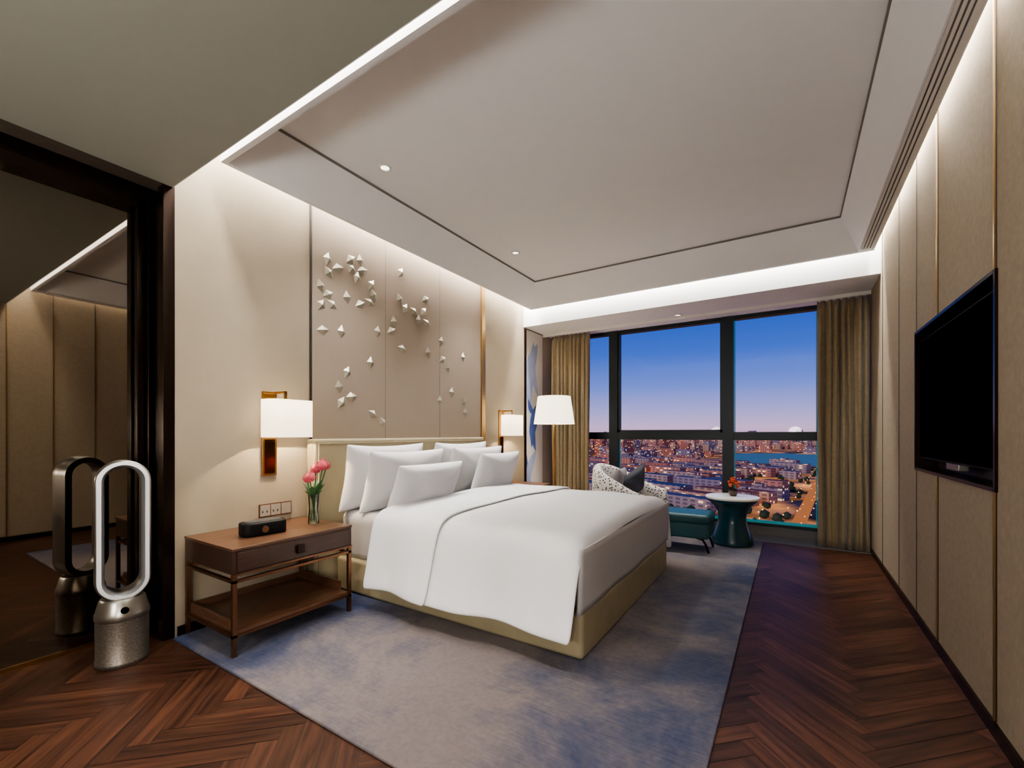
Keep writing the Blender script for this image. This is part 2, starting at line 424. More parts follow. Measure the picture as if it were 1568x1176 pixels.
def pillow(name, c, w, h, t, tilt, yaw=0, m=M_linen, parent=None, roll=0):
    n = 22; V = []; F = []
    R = Matrix.Rotation(yaw, 4, 'Z') @ Matrix.Rotation(-tilt, 4, 'Y') @ Matrix.Rotation(roll, 4, 'X')
    idx = {}
    ph = random.uniform(0, 6)
    for side in (1, -1):
        for i in range(n+1):
            for j in range(n+1):
                a_, b_ = -1+2*i/n, -1+2*j/n
                edge = i in (0, n) or j in (0, n)
                if side == -1 and edge: idx[(side, i, j)] = idx[(1, i, j)]; continue
                y = w/2*a_*(1-.07*(1-b_*b_)); z = h/2*b_*(1-.09*(1-a_*a_))
                th = t/2*((1-a_**4)*(1-b_**4))**.5*(.8+.2*(1-a_*a_)*(1-b_*b_))
                th += .007*math.sin(5*a_+3*b_+ph)*(1-a_*a_)*(1-b_*b_)
                th += .006*math.sin(9*(a_*a_-b_*b_)+ph)*(1-a_**4)*(1-b_**4)
                p = R @ Vector((side*th, y, z)) + Vector(c)
                idx[(side, i, j)] = len(V); V.append(p)
        for i in range(n):
            for j in range(n):
                F.append((idx[(side, i, j)], idx[(side, i+1, j)], idx[(side, i+1, j+1)], idx[(side, i, j+1)]))
    ob = mesh(name, V, F, m, parent, True); subsurf(ob, 1); return ob
pillow('pillow_1', (-2.80, 2.47, .865), .82, .54, .2, -.20, 0, parent=bed)
pillow('pillow_2', (-2.62, 2.52, .84), .82, .50, .2, -.27, 0, parent=bed)
pillow('pillow_3', (-2.40, 2.55, .81), .76, .36, .18, -.38, .03, parent=bed)
pillow('pillow_4', (-2.80, 3.42, .865), .82, .54, .2, -.20, 0, parent=bed)
pillow('pillow_5', (-2.66, 3.50, .85), .82, .48, .2, -.26, 0, parent=bed)
pillow('pillow_6', (-2.45, 3.57, .83), .68, .42, .18, -.34, .0, parent=bed)

# ------------------------------------------------------------------ nightstands
def nightstand(y0, y1, z0=ZR):
    x0, x1 = -3.045, -2.48
    g = group('nightstand', ((x0+x1)/2, (y0+y1)/2, 0))
    boxes('case', [(x0, x1, y0, y1, .45, .575)], M_walnut_d, g, bev=.003)
    boxes('top', [(x0, x1+.004, y0-.004, y1+.004, .575, .59)], M_walnut, g, bev=.002)
    boxes('drawer_front', [(x1, x1+.008, y0+.02, y1-.02, .462, .565)], M_walnut_d, g, bev=.003)
    boxes('drawer_bottom_rail', [(x1-.002, x1+.007, y0, y1, .445, .456)], M_copper, g)
    yc = (y0+y1)/2
    boxes('pull', [(x1+.008, x1+.026, yc-.024, yc+.024, .49, .54)], M_bronze, g, bev=.003)
    s = .022
    legs = [(xa, xa+s, ya, ya+s, z0, .45) for xa in (x0, x1-s) for ya in (y0, y1-s)]
    rails = [(x1-s, x1, y0, y1, .405, .42), (x0, x0+s, y0, y1, .405, .42), (x0, x1, y0, y0+s, .405, .42), (x0, x1, y1-s, y1, .405, .42),
             (x1-s, x1, y0, y1, .115, .13), (x0, x0+s, y0, y1, .115, .13), (x0, x1, y0, y0+s, .115, .13), (x0, x1, y1-s, y1, .115, .13)]
    boxes('metal_frame', legs+rails, M_copper, g)
    boxes('shelf', [(x0+.005, x1-.005, y0+.02, y1-.02, .13, .15)], M_walnut, g, bev=.002)
    boxes('shelf_gallery', [(x0+.005, x0+.02, y0+.02, y1-.02, .15, .19), (x0+.02, x1-.08, y1-.035, y1-.02, .15, .21), (x0+.02, x1-.08, y0+.02, y0+.035, .15, .19)], M_walnut, g, bev=.002)
nightstand(1.165, 1.905)
nightstand(4.25, 4.80)

# clock radio
g = group('clock_radio', (-2.72, 1.45, .62))
T = Matrix.Translation((-2.72, 1.45, 0)) @ Matrix.Rotation(math.radians(-8), 4, 'Z')
def rrect(name, L_, W_, z0, z1, m, parent, T, r=None, seg=12, bev=.01):
    r = r or W_/2; V = []; pts = []
    for cx_, cy_, a0 in ((L_/2-r, W_/2-r, 0), (-L_/2+r, W_/2-r, 90), (-L_/2+r, -W_/2+r, 180), (L_/2-r, -W_/2+r, 270)):
        for i in range(seg+1):
            a_ = math.radians(a0+90*i/seg); pts.append((cx_+r*math.cos(a_), cy_+r*math.sin(a_), math.cos(a_), math.sin(a_)))
    lv = [(z0, -bev), (z0+bev*.3, -bev*.3), (z0+bev, 0), (z1-bev, 0), (z1-bev*.3, -bev*.3), (z1, -bev)]
    n = len(pts)
    for z, o in lv:
        for px, py, nx_, ny_ in pts: V.append(T @ Vector((px+nx_*o, py+ny_*o, z)))
    F = [tuple(range(n)), tuple(range((len(lv)-1)*n, len(lv)*n))]
    for k in range(len(lv)-1):
        for i in range(n): F.append((k*n+i, k*n+(i+1) % n, (k+1)*n+(i+1) % n, (k+1)*n+i))
    ob = mesh(name, V, F, m, parent, True)
    ob.data.set_sharp_from_angle(angle=math.radians(50)); return ob
Ty = T @ Matrix.Rotation(math.radians(90), 4, 'Z')
rrect('body', .25, .13, .5905, .67, M_blackp, g, Ty, r=.045)
rrect('top_panel', .20, .09, .67, .674, mat('radio_top', (60, 62, 66), .3), g, Ty, r=.03, bev=.001)
ob = lathe('dial', [(0, 0), (.02, 0), (.02, .006), (0, .006)], (0, 0, 0), M_copper, g, 32)
ob.data.transform(Matrix.Translation((-2.658, 1.43, .628)) @ Matrix.Rotation(math.radians(90), 4, 'Y'))

# flower vase
def flower_vase(x, y, z):
    g = group('flower_vase', (x, y, z))
    lathe('glass_vase', [(0, 0), (.034, 0), (.036, .01), (.030, .10), (.036, .2), (.033, .2), (.027, .10), (.032, .014), (0, .012)], (x, y, z), M_vase, g)
    lathe('water', [(0, .013), (.031, .014), (.028, .09), (0, .09)], (x, y, z), glass('water', (.8, .9, .82), .1), g)
    hs = [(-.02, .03, .34, 1), (.03, .045, .36, 1.1), (.03, -.045, .29, 1.0), (-.02, -.03, .28, .9), (.01, .085, .36, .9)]
    for i, (dx, dy, h, s) in enumerate(hs):
        tube('stem_%d' % i, [(x-dx*.3, y-dy*.3, z+.02), (x+dx*.2, y+dy*.2, z+.15), (x+dx, y+dy, z+h)], .004, M_green, g)
        V = []; F = []
        for layer in range(3):
            for k in range(5):
                a0 = k*2*math.pi/5+layer*.6; R_ = .012+.010*layer
                b0 = len(V)
                for v_ in range(5):
                    t = v_/4; hh = (.075-.008*layer)*t*s; rr = (R_*math.sin(.5+t*2.2)+.004)*s
                    for u_ in (-1, 0, 1):
                        aa = a0+u_*.55*(1-.75*t**2); V.append((x+dx+rr*math.cos(aa), y+dy+rr*math.sin(aa), z+h+hh))
                for v_ in range(4):
                    for u_ in range(2):
                        q = b0+v_*3+u_; F.append((q, q+1, q+4, q+3))
        mesh('bloom_%d' % i, V, F, M_pink, g, True)
    for i in range(12):
        a_ = i*.75+.3; Lf = .11+.03*(i % 3)
        V = []; F = []
        for k in range(7):
            t = k/6; r_ = .012+.065*t; zz = z+.17+Lf*t-.05*t*t
            wdt = .018*math.sin(math.pi*min(.97, t*.9+.1))
            V += [(x+r_*math.cos(a_)-wdt*math.sin(a_), y+r_*math.sin(a_)+wdt*math.cos(a_), zz), (x+r_*math.cos(a_)+wdt*math.sin(a_), y+r_*math.sin(a_)-wdt*math.cos(a_), zz)]
        for k in range(6): F.append((2*k, 2*k+1, 2*k+3, 2*k+2))
        mesh('leaf_%d' % i, V, F, M_green, g, True)
flower_vase(-2.74, 1.80, .5905)

# socket plate
g = group('wall_socket', (XL, 1.71, .675))
boxes('plate', [(XL, XL+.008, 1.60, 1.83, .625, .715)], M_copper, g, bev=.002)
boxes('modules', [(XL+.008, XL+.011, 1.607+i*.074, 1.675+i*.074, .632, .708) for i in range(3)], mat('socket_grey', (150, 140, 130), .4), g, bev=.001)
boxes('slots', [(XL+.011, XL+.0115, 1.62+i*.074+dy, 1.626+i*.074+dy, .655, .670) for i in (0, 1) for dy in (0, .03)], M_blackp, g)

# ------------------------------------------------------------------ sconces
M_inlay = mat('bronze_inlay', (96, 64, 42), .2, metal=1)
def sconce(yc, py):
    g = group('wall_sconce', (XL, yc, 1.2))
    boxes('backplate', [(XL, XL+.015, py-.05, py+.05, .91, 1.49)], M_brass, g, bev=.003)
    boxes('backplate_inlay', [(XL+.015, XL+.019, py-.035, py+.035, .925, 1.16)], M_inlay, g)
    boxes('arm', [(XL+.01, -2.90, yc-.035, yc-.015, 1.475, 1.49), (-2.915, -2.90, yc-.035, yc-.015, 1.40, 1.49), (XL+.01, XL+.03, py-.05, yc-.015, 1.475, 1.49)], M_brass, g, bev=.002)
    hw, hd, r = .155, .085, .05; pts = []
    for cx_, cy_, a0 in ((hd-r, hw-r, 0), (-hd+r, hw-r, 90), (-hd+r, -hw+r, 180), (hd-r, -hw+r, 270)):
        for i in range(9):
            a_ = math.radians(a0+90*i/8); pts.append((-2.925+cx_+r*math.cos(a_), yc+cy_+r*math.sin(a_)))
    V = []; n = len(pts)
    for z in (1.175, 1.43): V += [(a_, b_, z) for a_, b_ in pts]
    F = [(i, (i+1) % n, n+(i+1) % n, n+i) for i in range(n)]
    ob = mesh('shade', V, F, M_shade, g, True); so = ob.modifiers.new('s', 'SOLIDIFY'); so.thickness = .004
    # reflector cup above the bulb sends most of the light downwards
    lathe('reflector_cup', [(0, .05), (.03, .045), (.05, .025), (.058, 0), (.054, 0), (.046, .022), (.028, .04), (0, .044)], (-2.925, yc, 1.305), M_brass, g, 24)
    lathe('bulb', [(0, 0), (.012, .006), (.016, .02), (.012, .034), (0, .04)], (-2.925, yc, 1.30), M_bulb, g, 24)
    l = bpy.data.lights.new('sconce_light', 'POINT'); l.energy = 26; l.color = (1, .77, .50); l.shadow_soft_size = .006
    o = bpy.data.objects.new('sconce_light', l); o.location = (-2.925, yc, 1.29); add(o, g)
sconce(1.725, 1.67); sconce(4.62, 4.56)

# floor lamp
g = group('floor_lamp', (-2.5, 4.93, 0))
fx, fy = -2.5, 4.93
lathe('shade', [(.255, 1.32), (.205, 1.665), (.201, 1.665), (.251, 1.32)], (fx, fy, 0), M_shade2, g, 64)
for dy in (-.03, .03):
    tube('stem', [(fx, fy+dy*.6, .03), (fx, fy+dy*.6, 1.1), (fx, fy+dy*.2, 1.3), (fx, fy, 1.5)], .009, M_brass, g)
lathe('base', [(0, 0), (.15, 0), (.15, .02), (.14, .026), (0, .026)], (fx, fy, ZR), M_brass, g)
tube('spider', [(fx-.2, fy, 1.6), (fx+.2, fy, 1.6)], .003, M_brass, g); tube('spider', [(fx, fy-.2, 1.6), (fx, fy+.2, 1.6)], .003, M_brass, g)
l = bpy.data.lights.new('floor_lamp_light', 'POINT'); l.energy = 12; l.color = (1, .83, .62); l.shadow_soft_size = .05
o = bpy.data.objects.new('floor_lamp_light', l); o.location = (fx+.0, fy, 1.54); add(o, g)

# ------------------------------------------------------------------ diamonds on wall
P = [(2.12, 2.562, 80), (2.215, 2.52, 20), (2.13, 2.46, 130), (2.335, 2.63, 40), (2.43, 2.65, 100), (2.34, 2.555, 150), (2.45, 2.575, 20), (2.395, 2.50, 75),
     (2.88, 2.69, 60), (2.063, 2.335, 110), (2.063, 2.19, 60), (2.125, 2.285, 30), (2.16, 2.215, 150), (2.30, 2.31, 100), (2.545, 2.48, 60), (2.565, 2.40, 120),
     (2.43, 2.285, 30), (2.525, 2.325, 160), (2.87, 2.443, 120), (2.935, 2.372, 60), (3.208, 2.526, 30), (3.05, 2.37, 150), (3.18, 2.40, 50), (3.115, 2.30, 90), (3.225, 2.296, 150),
     (2.80, 2.22, 100), (2.77, 2.13, 30), (2.08, 2.0, 10), (2.245, 2.02, 85), (2.61, 2.09, 80), (3.44, 2.153, 80), (2.90, 1.99, 170), (3.245, 2.008, 100),
     (2.535, 1.81, 85), (3.80, 2.04, 90), (3.46, 1.97, 30), (3.545, 1.89, 100), (2.30, 1.70, 70), (2.225, 1.575, 100), (2.245, 1.45, 60), (2.34, 1.504, 10),
     (3.605, 1.64, 80), (3.42, 1.54, 90), (3.81, 1.55, 110), (3.835, 1.43, 80), (2.56, 1.37, 150), (2.665, 1.30, 120)]
g = group('wall_diamond_ornaments', (XL, 3, 2))
V = []; F = []
for y, z, an in P:
    an = math.radians(an); a_, b_, hh = .057, .039, .026; q = len(V)
    for px, py in ((a_, 0), (0, b_), (-a_, 0), (0, -b_)):
        V.append((XL+.012, y+px*math.cos(an)-py*math.sin(an), z+px*math.sin(an)+py*math.cos(an)))
    V.append((XL+.012+hh, y, z))
    F += [(q, q+1, q+4), (q+1, q+2, q+4), (q+2, q+3, q+4), (q+3, q, q+4)]
mesh('diamonds', V, F, M_diam, g)

# ------------------------------------------------------------------ TV
g = group('television', (.74, 3.14, 1.4))
boxes('bezel', [(.705, .76, 2.53, 3.765, 1.045, 1.79)], M_blackp, g, bev=.004)
boxes('screen', [(.702, .706, 2.538, 3.757, 1.055, 1.782)], M_black, g)
boxes('wall_mount', [(.76, .80, 2.9, 3.4, 1.2, 1.6)], M_blackp, g)
boxes('stand_bracket', [(.71, .75, 3.05, 3.25, 1.01, 1.045)], M_silver, g, bev=.003)
boxes('trim_10', [(XR-.01, .80, ny0-.012, ny0+.004, nz0-.012, nz1+.012), (XR-.01, .80, ny1-.004, ny1+.012, nz0-.012, nz1+.012), (XR-.01, .80, ny0, ny1, nz1-.004, nz1+.012), (XR-.01, .80, ny0, ny1, nz0-.012, nz0+.004)], M_bronze)
boxes('tv_niche_backing', [(.79, .799, ny0, ny1, nz0, nz1)], M_dark)

# ------------------------------------------------------------------ bladeless fan
fx, fy = -2.99, .86
g = group('bladeless_fan', (fx, fy, 0))
lathe('perforated_base', [(0, 0), (.108, 0), (.112, .01), (.112, .02), (.109, .024), (.109, .235)], (fx, fy, 0.001), M_mesh, g, 64)
lathe('collar', [(.109, .235), (.113, .24), (.113, .262), (.108, .275), (.095, .33), (.088, .34), (0, .34)], (fx, fy, 0.001), M_silver, g, 64)
yaw = math.atan2(-.20, 1.0)
Rf = Matrix.Translation((fx, fy, 0)) @ Matrix.Rotation(yaw, 4, 'Z')
def stadium(R_, zc0, zc1, n=20):
    p = []
    for i in range(n+1): a_ = math.pi*i/n; p.append((R_*math.cos(a_), zc1+R_*math.sin(a_)))
    for i in range(n+1): a_ = math.pi+math.pi*i/n; p.append((R_*math.cos(a_), zc0+R_*math.sin(a_)))
    return p
sec = [(.106, -.07), (.112, 0), (.112, .048), (.108, .056), (.104, .058), (.086, .062), (.078, .054), (.072, .03), (.074, -.07)]
mi = [0, 0, 0, 0, 1, 2, 2, 0, 0]
V = []; F = []; MI = []
zc0, zc1 = .335+.105, .95
ns = len(stadium(.1, zc0, zc1))
for R_, dpt in sec:
    for y_, z_ in stadium(R_, zc0, zc1): V.append(Rf @ Vector((dpt, y_, z_)))
for k in range(len(sec)):
    k2 = (k+1) % len(sec)
    for i in range(ns): F.append((k*ns+i, k*ns+(i+1) % ns, k2*ns+(i+1) % ns, k2*ns+i)); MI.append(mi[k])
me = bpy.data.meshes.new('loop'); me.from_pydata([tuple(v) for v in V], [], F)
for mm in (M_silver, M_whitep, mat('fan_inner', (130, 130, 132), .35, metal=.4)): me.materials.append(mm)
me.polygons.foreach_set('material_index', MI); me.polygons.foreach_set('use_smooth', [True]*len(F))
bm = bmesh.new(); bm.from_mesh(me); bmesh.ops.recalc_face_normals(bm, faces=bm.faces); bm.to_mesh(me); bm.free()
me.set_sharp_from_angle(angle=math.radians(40))
add(bpy.data.objects.new('loop', me), g)
ob = lathe('display', [(0, 0), (.017, 0), (.017, .004), (0, .004)], (0, 0, 0), M_black, g, 24)
ob.data.transform(Rf @ Matrix.Translation((.106, 0, .292)) @ Matrix.Rotation(math.radians(78), 4, 'Y'))

# ------------------------------------------------------------------ armchair
def dots():
    m = mat('patterned_fabric', (215, 208, 200), .85, bump=.1)
    nt = m.node_tree; N = nt.nodes; L = nt.links; b = N['Principled BSDF']
    vo = N.new('ShaderNodeTexVoronoi'); vo.inputs['Scale'].default_value = 34; vo.inputs['Randomness'].default_value = .9
    tc = N.new('ShaderNodeTexCoord'); L.new(tc.outputs['Object'], vo.inputs['Vector'])
    cr = N.new('ShaderNodeValToRGB'); cr.color_ramp.interpolation = 'CONSTANT'
    cr.color_ramp.elements[0].color = (*lin((80, 74, 78)), 1); cr.color_ramp.elements[1].position = .34; cr.color_ramp.elements[1].color = (*lin((200, 195, 191)), 1)
    L.new(vo.outputs['Distance'], cr.inputs[0]); L.new(cr.outputs[0], b.inputs['Base Color'])
    return m
M_dots = dots()
ax, ay = -1.55, 4.86
g = group('armchair', (ax, ay, 0))
path = []
hwid, dep = .36, .36
for i in range(7): path.append((ax+dep-(dep*.9)*i/6, ay-hwid, ))
n = 16
for i in range(1, n):
    a_ = -math.pi/2-math.pi*i/n; path.append((ax+dep*.1+.36*math.cos(a_), ay+hwid*math.sin(a_)))
for i in range(7): path.append((ax+dep*.1+(dep*.9)*i/6, ay+hwid))
V = []; F = []; m_ = len(path)
for i, (x, y) in enumerate(path):
    t = i/(m_-1); back = math.sin(math.pi*t)**2.0
    top = .57+.29*back
    p0 = path[max(0, i-1)]; p1 = path[min(m_-1, i+1)]
    tx, ty = p1[0]-p0[0], p1[1]-p0[1]; ln = math.hypot(tx, ty) or 1
    nx_, ny_ = ty/ln, -tx/ln
    if (x-ax)*nx_+(y-ay)*ny_ < 0: nx_, ny_ = -nx_, -ny_
    th = .05
    loop = [(th, .16), (th+.01, .35), (th+.02, top-.06), (th*.6, top-.01), (0, top), (-th*.6, top-.01), (-th, top-.05), (-th, .35), (-th, .16)]
    for o_, z_ in loop: V.append((x+nx_*o_, y+ny_*o_, z_))
ll = 9
for i in range(m_-1):
    for k in range(ll):
        k2 = (k+1) % ll; F.append((i*ll+k, i*ll+k2, (i+1)*ll+k2, (i+1)*ll+k))
F += [tuple(range(ll)), tuple((m_-1)*ll+k for k in range(ll))]
ob = mesh('shell', V, F, M_dots, g, True); subsurf(ob, 1)
boxes('seat_cushion', [(ax-.26, ax+.38, ay-.30, ay+.30, .20, .43)], M_dots, g, bev=.05, seg=5)
for dx in (-.25, .33):
    for dy in (-.30, .30):
        lathe('leg', [(0, 0), (.012, 0), (.02, .165), (0, .165)], (ax+dx, ay+dy, ZR), M_walnut_d, g, 16)
pillow('cushion_grey', (ax-.10, ay-.06, .63), .42, .40, .15, -.35, .15, M_pillow_g, g)
pillow('cushion_charcoal', (ax+.02, ay+.12, .62), .42, .38, .14, -.4, -.3, M_pillow_t, g, roll=.5)

# ottoman
g = group('ottoman', (-.95, 4.82, 0))
boxes('cushion', [(-1.14, -.66, 4.62, 5.02, .30, .40)], M_teal, g, bev=.035, seg=5)
boxes('base', [(-1.13, -.67, 4.63, 5.01, .16, .31)], M_teal, g, bev=.02, seg=4)
tube('piping', [(-1.13, 4.63, .305), (-.67, 4.63, .305), (-.67, 5.01, .305), (-1.13, 5.01, .305)], .006, M_teal, g, cyclic=True)
for sx, x in ((-1, -1.09), (1, -.71)):
    for sy, y in ((-1, 4.67), (1, 4.97)):
        tube('leg', [(x-sx*.08, y, .165), (x-sx*.02, y, .15), (x+sx*.01, y, .10), (x+sx*.035, y, ZR+.01)], .012, M_bronze, g)

# side table
tx, ty = -.53, 5.28
g = group('side_table', (tx, ty, 0))
lathe('pedestal', [(0, 0), (.19, 0), (.205, .01), (.205, .05), (.19, .09), (.165, .16), (.142, .24), (.136, .29), (.145, .34), (.175, .40), (.22, .445), (.245, .465), (.25, .485), (0, .485)], (tx, ty, ZR), M_tealc, g, 64)
lathe('marble_top', [(0, .485), (.258, .485), (.264, .492), (.264, .505), (.258, .512), (0, .512)], (tx, ty, ZR), M_marble, g, 64)
g = group('flower_bowl', (tx, ty, .53))
z = ZR+.513
lathe('bowl', [(0, 0), (.03, 0), (.045, .03), (.045, .075), (.038, .075), (.038, .01), (0, .01)], (tx+.01, ty, z), mat('smoked_glass', (60, 30, 22), .1, coat=.5), g)
for i in range(9):
    a_ = i*2.4; r_ = .015*math.sqrt(i)+.004
    c = (tx+.01+r_*math.cos(a_), ty+r_*math.sin(a_), z+.08+.09*(1-i/9))
    tube('stem', [(tx+.01, ty, z+.02), (c[0], c[1], c[2]+.01)], .002, M_green, g)
    lathe('bloom', [(0, 0), (.012, .004), (.02, .018), (.021, .03), (.012, .036), (.014, .03), (.006, .022), (0, .03)], c, M_red, g, 10)

# ------------------------------------------------------------------ downlights
def downlight(x, y, z, power, ang=100):
    g = group('recessed_downlight', (x, y, z))
    lathe('trim_ring', [(.030, 0), (.045, 0), (.045, -.006), (.038, -.008), (.030, -.003)], (x, y, z), M_white, g, 32)
    lathe('lens', [(0, -.001), (.030, -.001)], (x, y, z), M_lens, g, 32)
    if power:
        l = bpy.data.lights.new('downlight_spot', 'SPOT'); l.energy = power; l.color = (1, .96, .90); l.spot_size = math.radians(ang); l.spot_blend = .9
        l.shadow_soft_size = .03
        o = bpy.data.objects.new('downlight_spot', l); o.location = (x, y, z-.02); add(o, g)
downlight(-2.42, 2.14, ZC, 105); downlight(-2.41, 3.87, ZC, 105)
downlight(-1.155, 5.6, ZS, 25)
for x, y in ((-1.6, -.3), (-.1, -.5)): downlight(x, y, ZS, 30, 150)  # unseen entry downlights, added as fill light

# added fill globes, unseen behind the viewpoint, to brighten ceiling and room
M_fill_globe = mat('fill_globe_glow', (240, 238, 232), .4, emit=(1, .94, .86), estr=3)
def fill_globe(x, y, power):
    g = group('added_fill_globe', (x, y, 0))
    lathe('base', [(0, 0), (.14, 0), (.14, .02), (0, .025)], (x, y, .001), M_brass, g, 32)
    tube('stem', [(x, y, .02), (x, y, .82)], .012, M_brass, g)
    lathe('cup', [(0, .80), (.05, .80), (.06, .83), (0, .83)], (x, y, 0), M_brass, g, 32)
    lathe('globe', [(.14*math.sin(math.pi*i/16), .95-.14*math.cos(math.pi*i/16)) for i in range(17)], (x, y, 0), M_fill_globe, g, 32)
    l = bpy.data.lights.new('fill_globe_light', 'POINT'); l.energy = power; l.color = (1, .96, .91); l.shadow_soft_size = .14
    o = bpy.data.objects.new('fill_globe_light', l); o.location = (x, y, 1.24); add(o, g)
fill_globe(-1.7, -.95, 80); fill_globe(.1, -1.1, 92)

# cove lights (LED strips in the slots)
def cove(name, cx, cy, lx, ly, power, z=3.06):
    l = bpy.data.lights.new(name, 'AREA'); l.shape = 'RECTANGLE'; l.size = lx; l.size_y = ly; l.energy = power; l.color = (1, .95, .87)
    o = bpy.data.objects.new(name, l); o.location = (cx, cy, z); COL.objects.link(o)
cove('cove_led_strip', -2.99, 3.12, .05, 3.9, 66)
cove('cove_led_strip', -1.2, 5.055, 3.6, .05, 80)
cove('cove_led_strip', .655, 3.12, .03, 3.9, 46)
cove('cove_led_strip', -1.2, 1.2, 3.6, .05, 60)

# ------------------------------------------------------------------ city
GZ = -62
def city():
    G = group('distant_city', (0, 500, GZ))
    V = []; F = []; C = []
    def blk(x, y, w_, d_, h, ang, wall, roof):
        q = len(V); ca, sa = math.cos(ang), math.sin(ang)
        for zz in (GZ, GZ+h):
            for px, py in ((-w_/2, -d_/2), (w_/2, -d_/2), (w_/2, d_/2), (-w_/2, d_/2)):
                V.append((x+px*ca-py*sa, y+px*sa+py*ca, zz))
        for k in range(4):
            l = (k+1) % 4; F.append((q+k, q+l, q+4+l, q+4+k)); C.append((*wall, 1))
        F.append((q+4, q+5, q+6, q+7)); C.append((*roof, 0))
    walls = [lin(c) for c in ((222, 166, 146), (196, 180, 178), (224, 190, 162), (166, 158, 176), (218, 148, 120))]
    roofs = [lin(c) for c in ((168, 98, 90), (108, 122, 158), (90, 116, 154), (164, 110, 102), (128, 126, 144))]
    ang = -.45; ca, sa = math.cos(ang), math.sin(ang)
    def inlake(x, y): return -190 < x < 260 and 1000 < y < 1700
    def roadx(y): return 2+45*(y-330)/575
    def onroad(x, y, w_=20): return abs(x-roadx(y)) < w_
    for i in range(-60, 61):
        for j in range(-60, 61):
            px, py = i*66, j*28
            x, y = px*ca-py*sa, 700+px*sa+py*ca
            if not (180 < y < 1000) or x < -.62*y-60 or x > .32*y+60: continue
            if i % 4 == 0 and random.random() < .7: continue
            if j % 6 == 0: continue
            if onroad(x, y): continue
            r = random.random()
            if r < .07: continue
            if onroad(x, y, 38): blk(x+(12 if x > roadx(y) else -12), y, 22, 15, random.uniform(8, 14), ang, random.choice(walls), random.choice(roofs)); continue
            if r < .32: blk(x, y, 50, 20, random.uniform(7, 13), ang, random.choice(walls), random.choice(roofs[1:3]))
            else:
                h = random.uniform(10, 15)
                blk(x, y, random.uniform(48, 60), 14, h, ang, random.choice(walls), random.choice(roofs))
                if random.random() < .5: blk(x, y, 10, 8, h+2.5, ang, walls[1], roofs[3])
    for _ in range(700):
        y = random.uniform(980, 2800); x = random.uniform(-.62*y, .3*y)
        if inlake(x, y): continue
        h = random.choice([14, 16, 18, 20, 30, 40, 50])*random.uniform(.8, 1.1)
        if y < 1500 and h > 40 and random.random() < .6: h = 18
        blk(x, y, random.uniform(22, 44), random.uniform(14, 20), h, ang+random.choice([0, 1.57, .2]), random.choice(walls), random.choice(roofs))
    haze_cols = [lin(c) for c in ((115, 122, 165), (134, 132, 170), (106, 116, 158))]  # distance haze painted into the far towers' blue-grey colours
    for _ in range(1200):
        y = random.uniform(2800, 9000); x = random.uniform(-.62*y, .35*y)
        blk(x, y, random.uniform(25, 60), 25, random.uniform(25, 95)*(1.1 if random.random() < .1 else .7), random.uniform(-.5, .5), random.choice(haze_cols), random.choice(haze_cols))
    me = bpy.data.meshes.new('city_buildings'); me.from_pydata(V, [], F)
    ca_ = me.color_attributes.new('bcol', 'FLOAT_COLOR', 'CORNER')
    for p, c in zip(me.polygons, C):
        for li in p.loop_indices: ca_.data[li].color = c
    m = bpy.data.materials.new('city_facade'); m.use_nodes = True
    nt = m.node_tree; N = nt.nodes; L = nt.links; b = N['Principled BSDF']
    at = N.new('ShaderNodeAttribute'); at.attribute_name = 'bcol'
    b.inputs['Roughness'].default_value = .8
    ge = N.new('ShaderNodeTexCoord'); sp = N.new('ShaderNodeSeparateXYZ'); L.new(ge.outputs['Object'], sp.inputs[0])
    def mth(op, a_, b_=None, c_=None):
        n_ = N.new('ShaderNodeMath'); n_.operation = op
        for ii, v in enumerate((a_, b_, c_)):
            if v is None: continue
            if isinstance(v, (int, float)): n_.inputs[ii].default_value = v
            else: L.new(v, n_.inputs[ii])
        return n_.outputs[0]
    hx = mth('DIVIDE', mth('ADD', sp.outputs[0], mth('MULTIPLY', sp.outputs[1], .8)), 4.0)
    hz_ = mth('DIVIDE', sp.outputs[2], 3.3)
    cb = N.new('ShaderNodeCombineXYZ'); L.new(mth('FLOOR', hx), cb.inputs[0]); L.new(mth('FLOOR', hz_), cb.inputs[1])
    wn = N.new('ShaderNodeTexWhiteNoise'); wn.noise_dimensions = '2D'; L.new(cb.outputs[0], wn.inputs['Vector'])
    lit = mth('GREATER_THAN', wn.outputs['Value'], .85)
    msk = mth('MULTIPLY', mth('GREATER_THAN', mth('FRACT', hx), .4), mth('GREATER_THAN', mth('FRACT', hz_), .4))
    e0 = mth('MULTIPLY', msk, at.outputs['Alpha'])
    e = mth('MULTIPLY', lit, e0)
    mx = N.new('ShaderNodeMix'); mx.data_type = 'RGBA'; L.new(mth('MULTIPLY', e0, .6), mx.inputs[0]); L.new(at.outputs['Color'], mx.inputs[6]); mx.inputs[7].default_value = (.08, .09, .13, 1)
    L.new(mx.outputs[2], b.inputs['Base Color'])
    L.new(mth('MULTIPLY', e, 1.2), b.inputs['Emission Strength'])
    b.inputs['Emission Color'].default_value = (1, .58, .26, 1)
    me.materials.append(m)
    add(bpy.data.objects.new('city_buildings', me), G)
    gm = bpy.data.materials.new('city_ground'); gm.use_nodes = True
    nt = gm.node_tree; N = nt.nodes; L = nt.links; b = N['Principled BSDF']
    tc = N.new('ShaderNodeTexCoord'); mp = N.new('ShaderNodeMapping'); mp.inputs['Rotation'].default_value = (0, 0, .45); L.new(tc.outputs['Object'], mp.inputs[0])
    n1 = N.new('ShaderNodeTexNoise'); n1.inputs['Scale'].default_value = .02; n1.inputs['Detail'].default_value = 8; L.new(tc.outputs['Object'], n1.inputs['Vector'])
    cr = N.new('ShaderNodeValToRGB'); cr.color_ramp.elements[0].position = .4; cr.color_ramp.elements[0].color = (*lin((50, 66, 62)), 1)
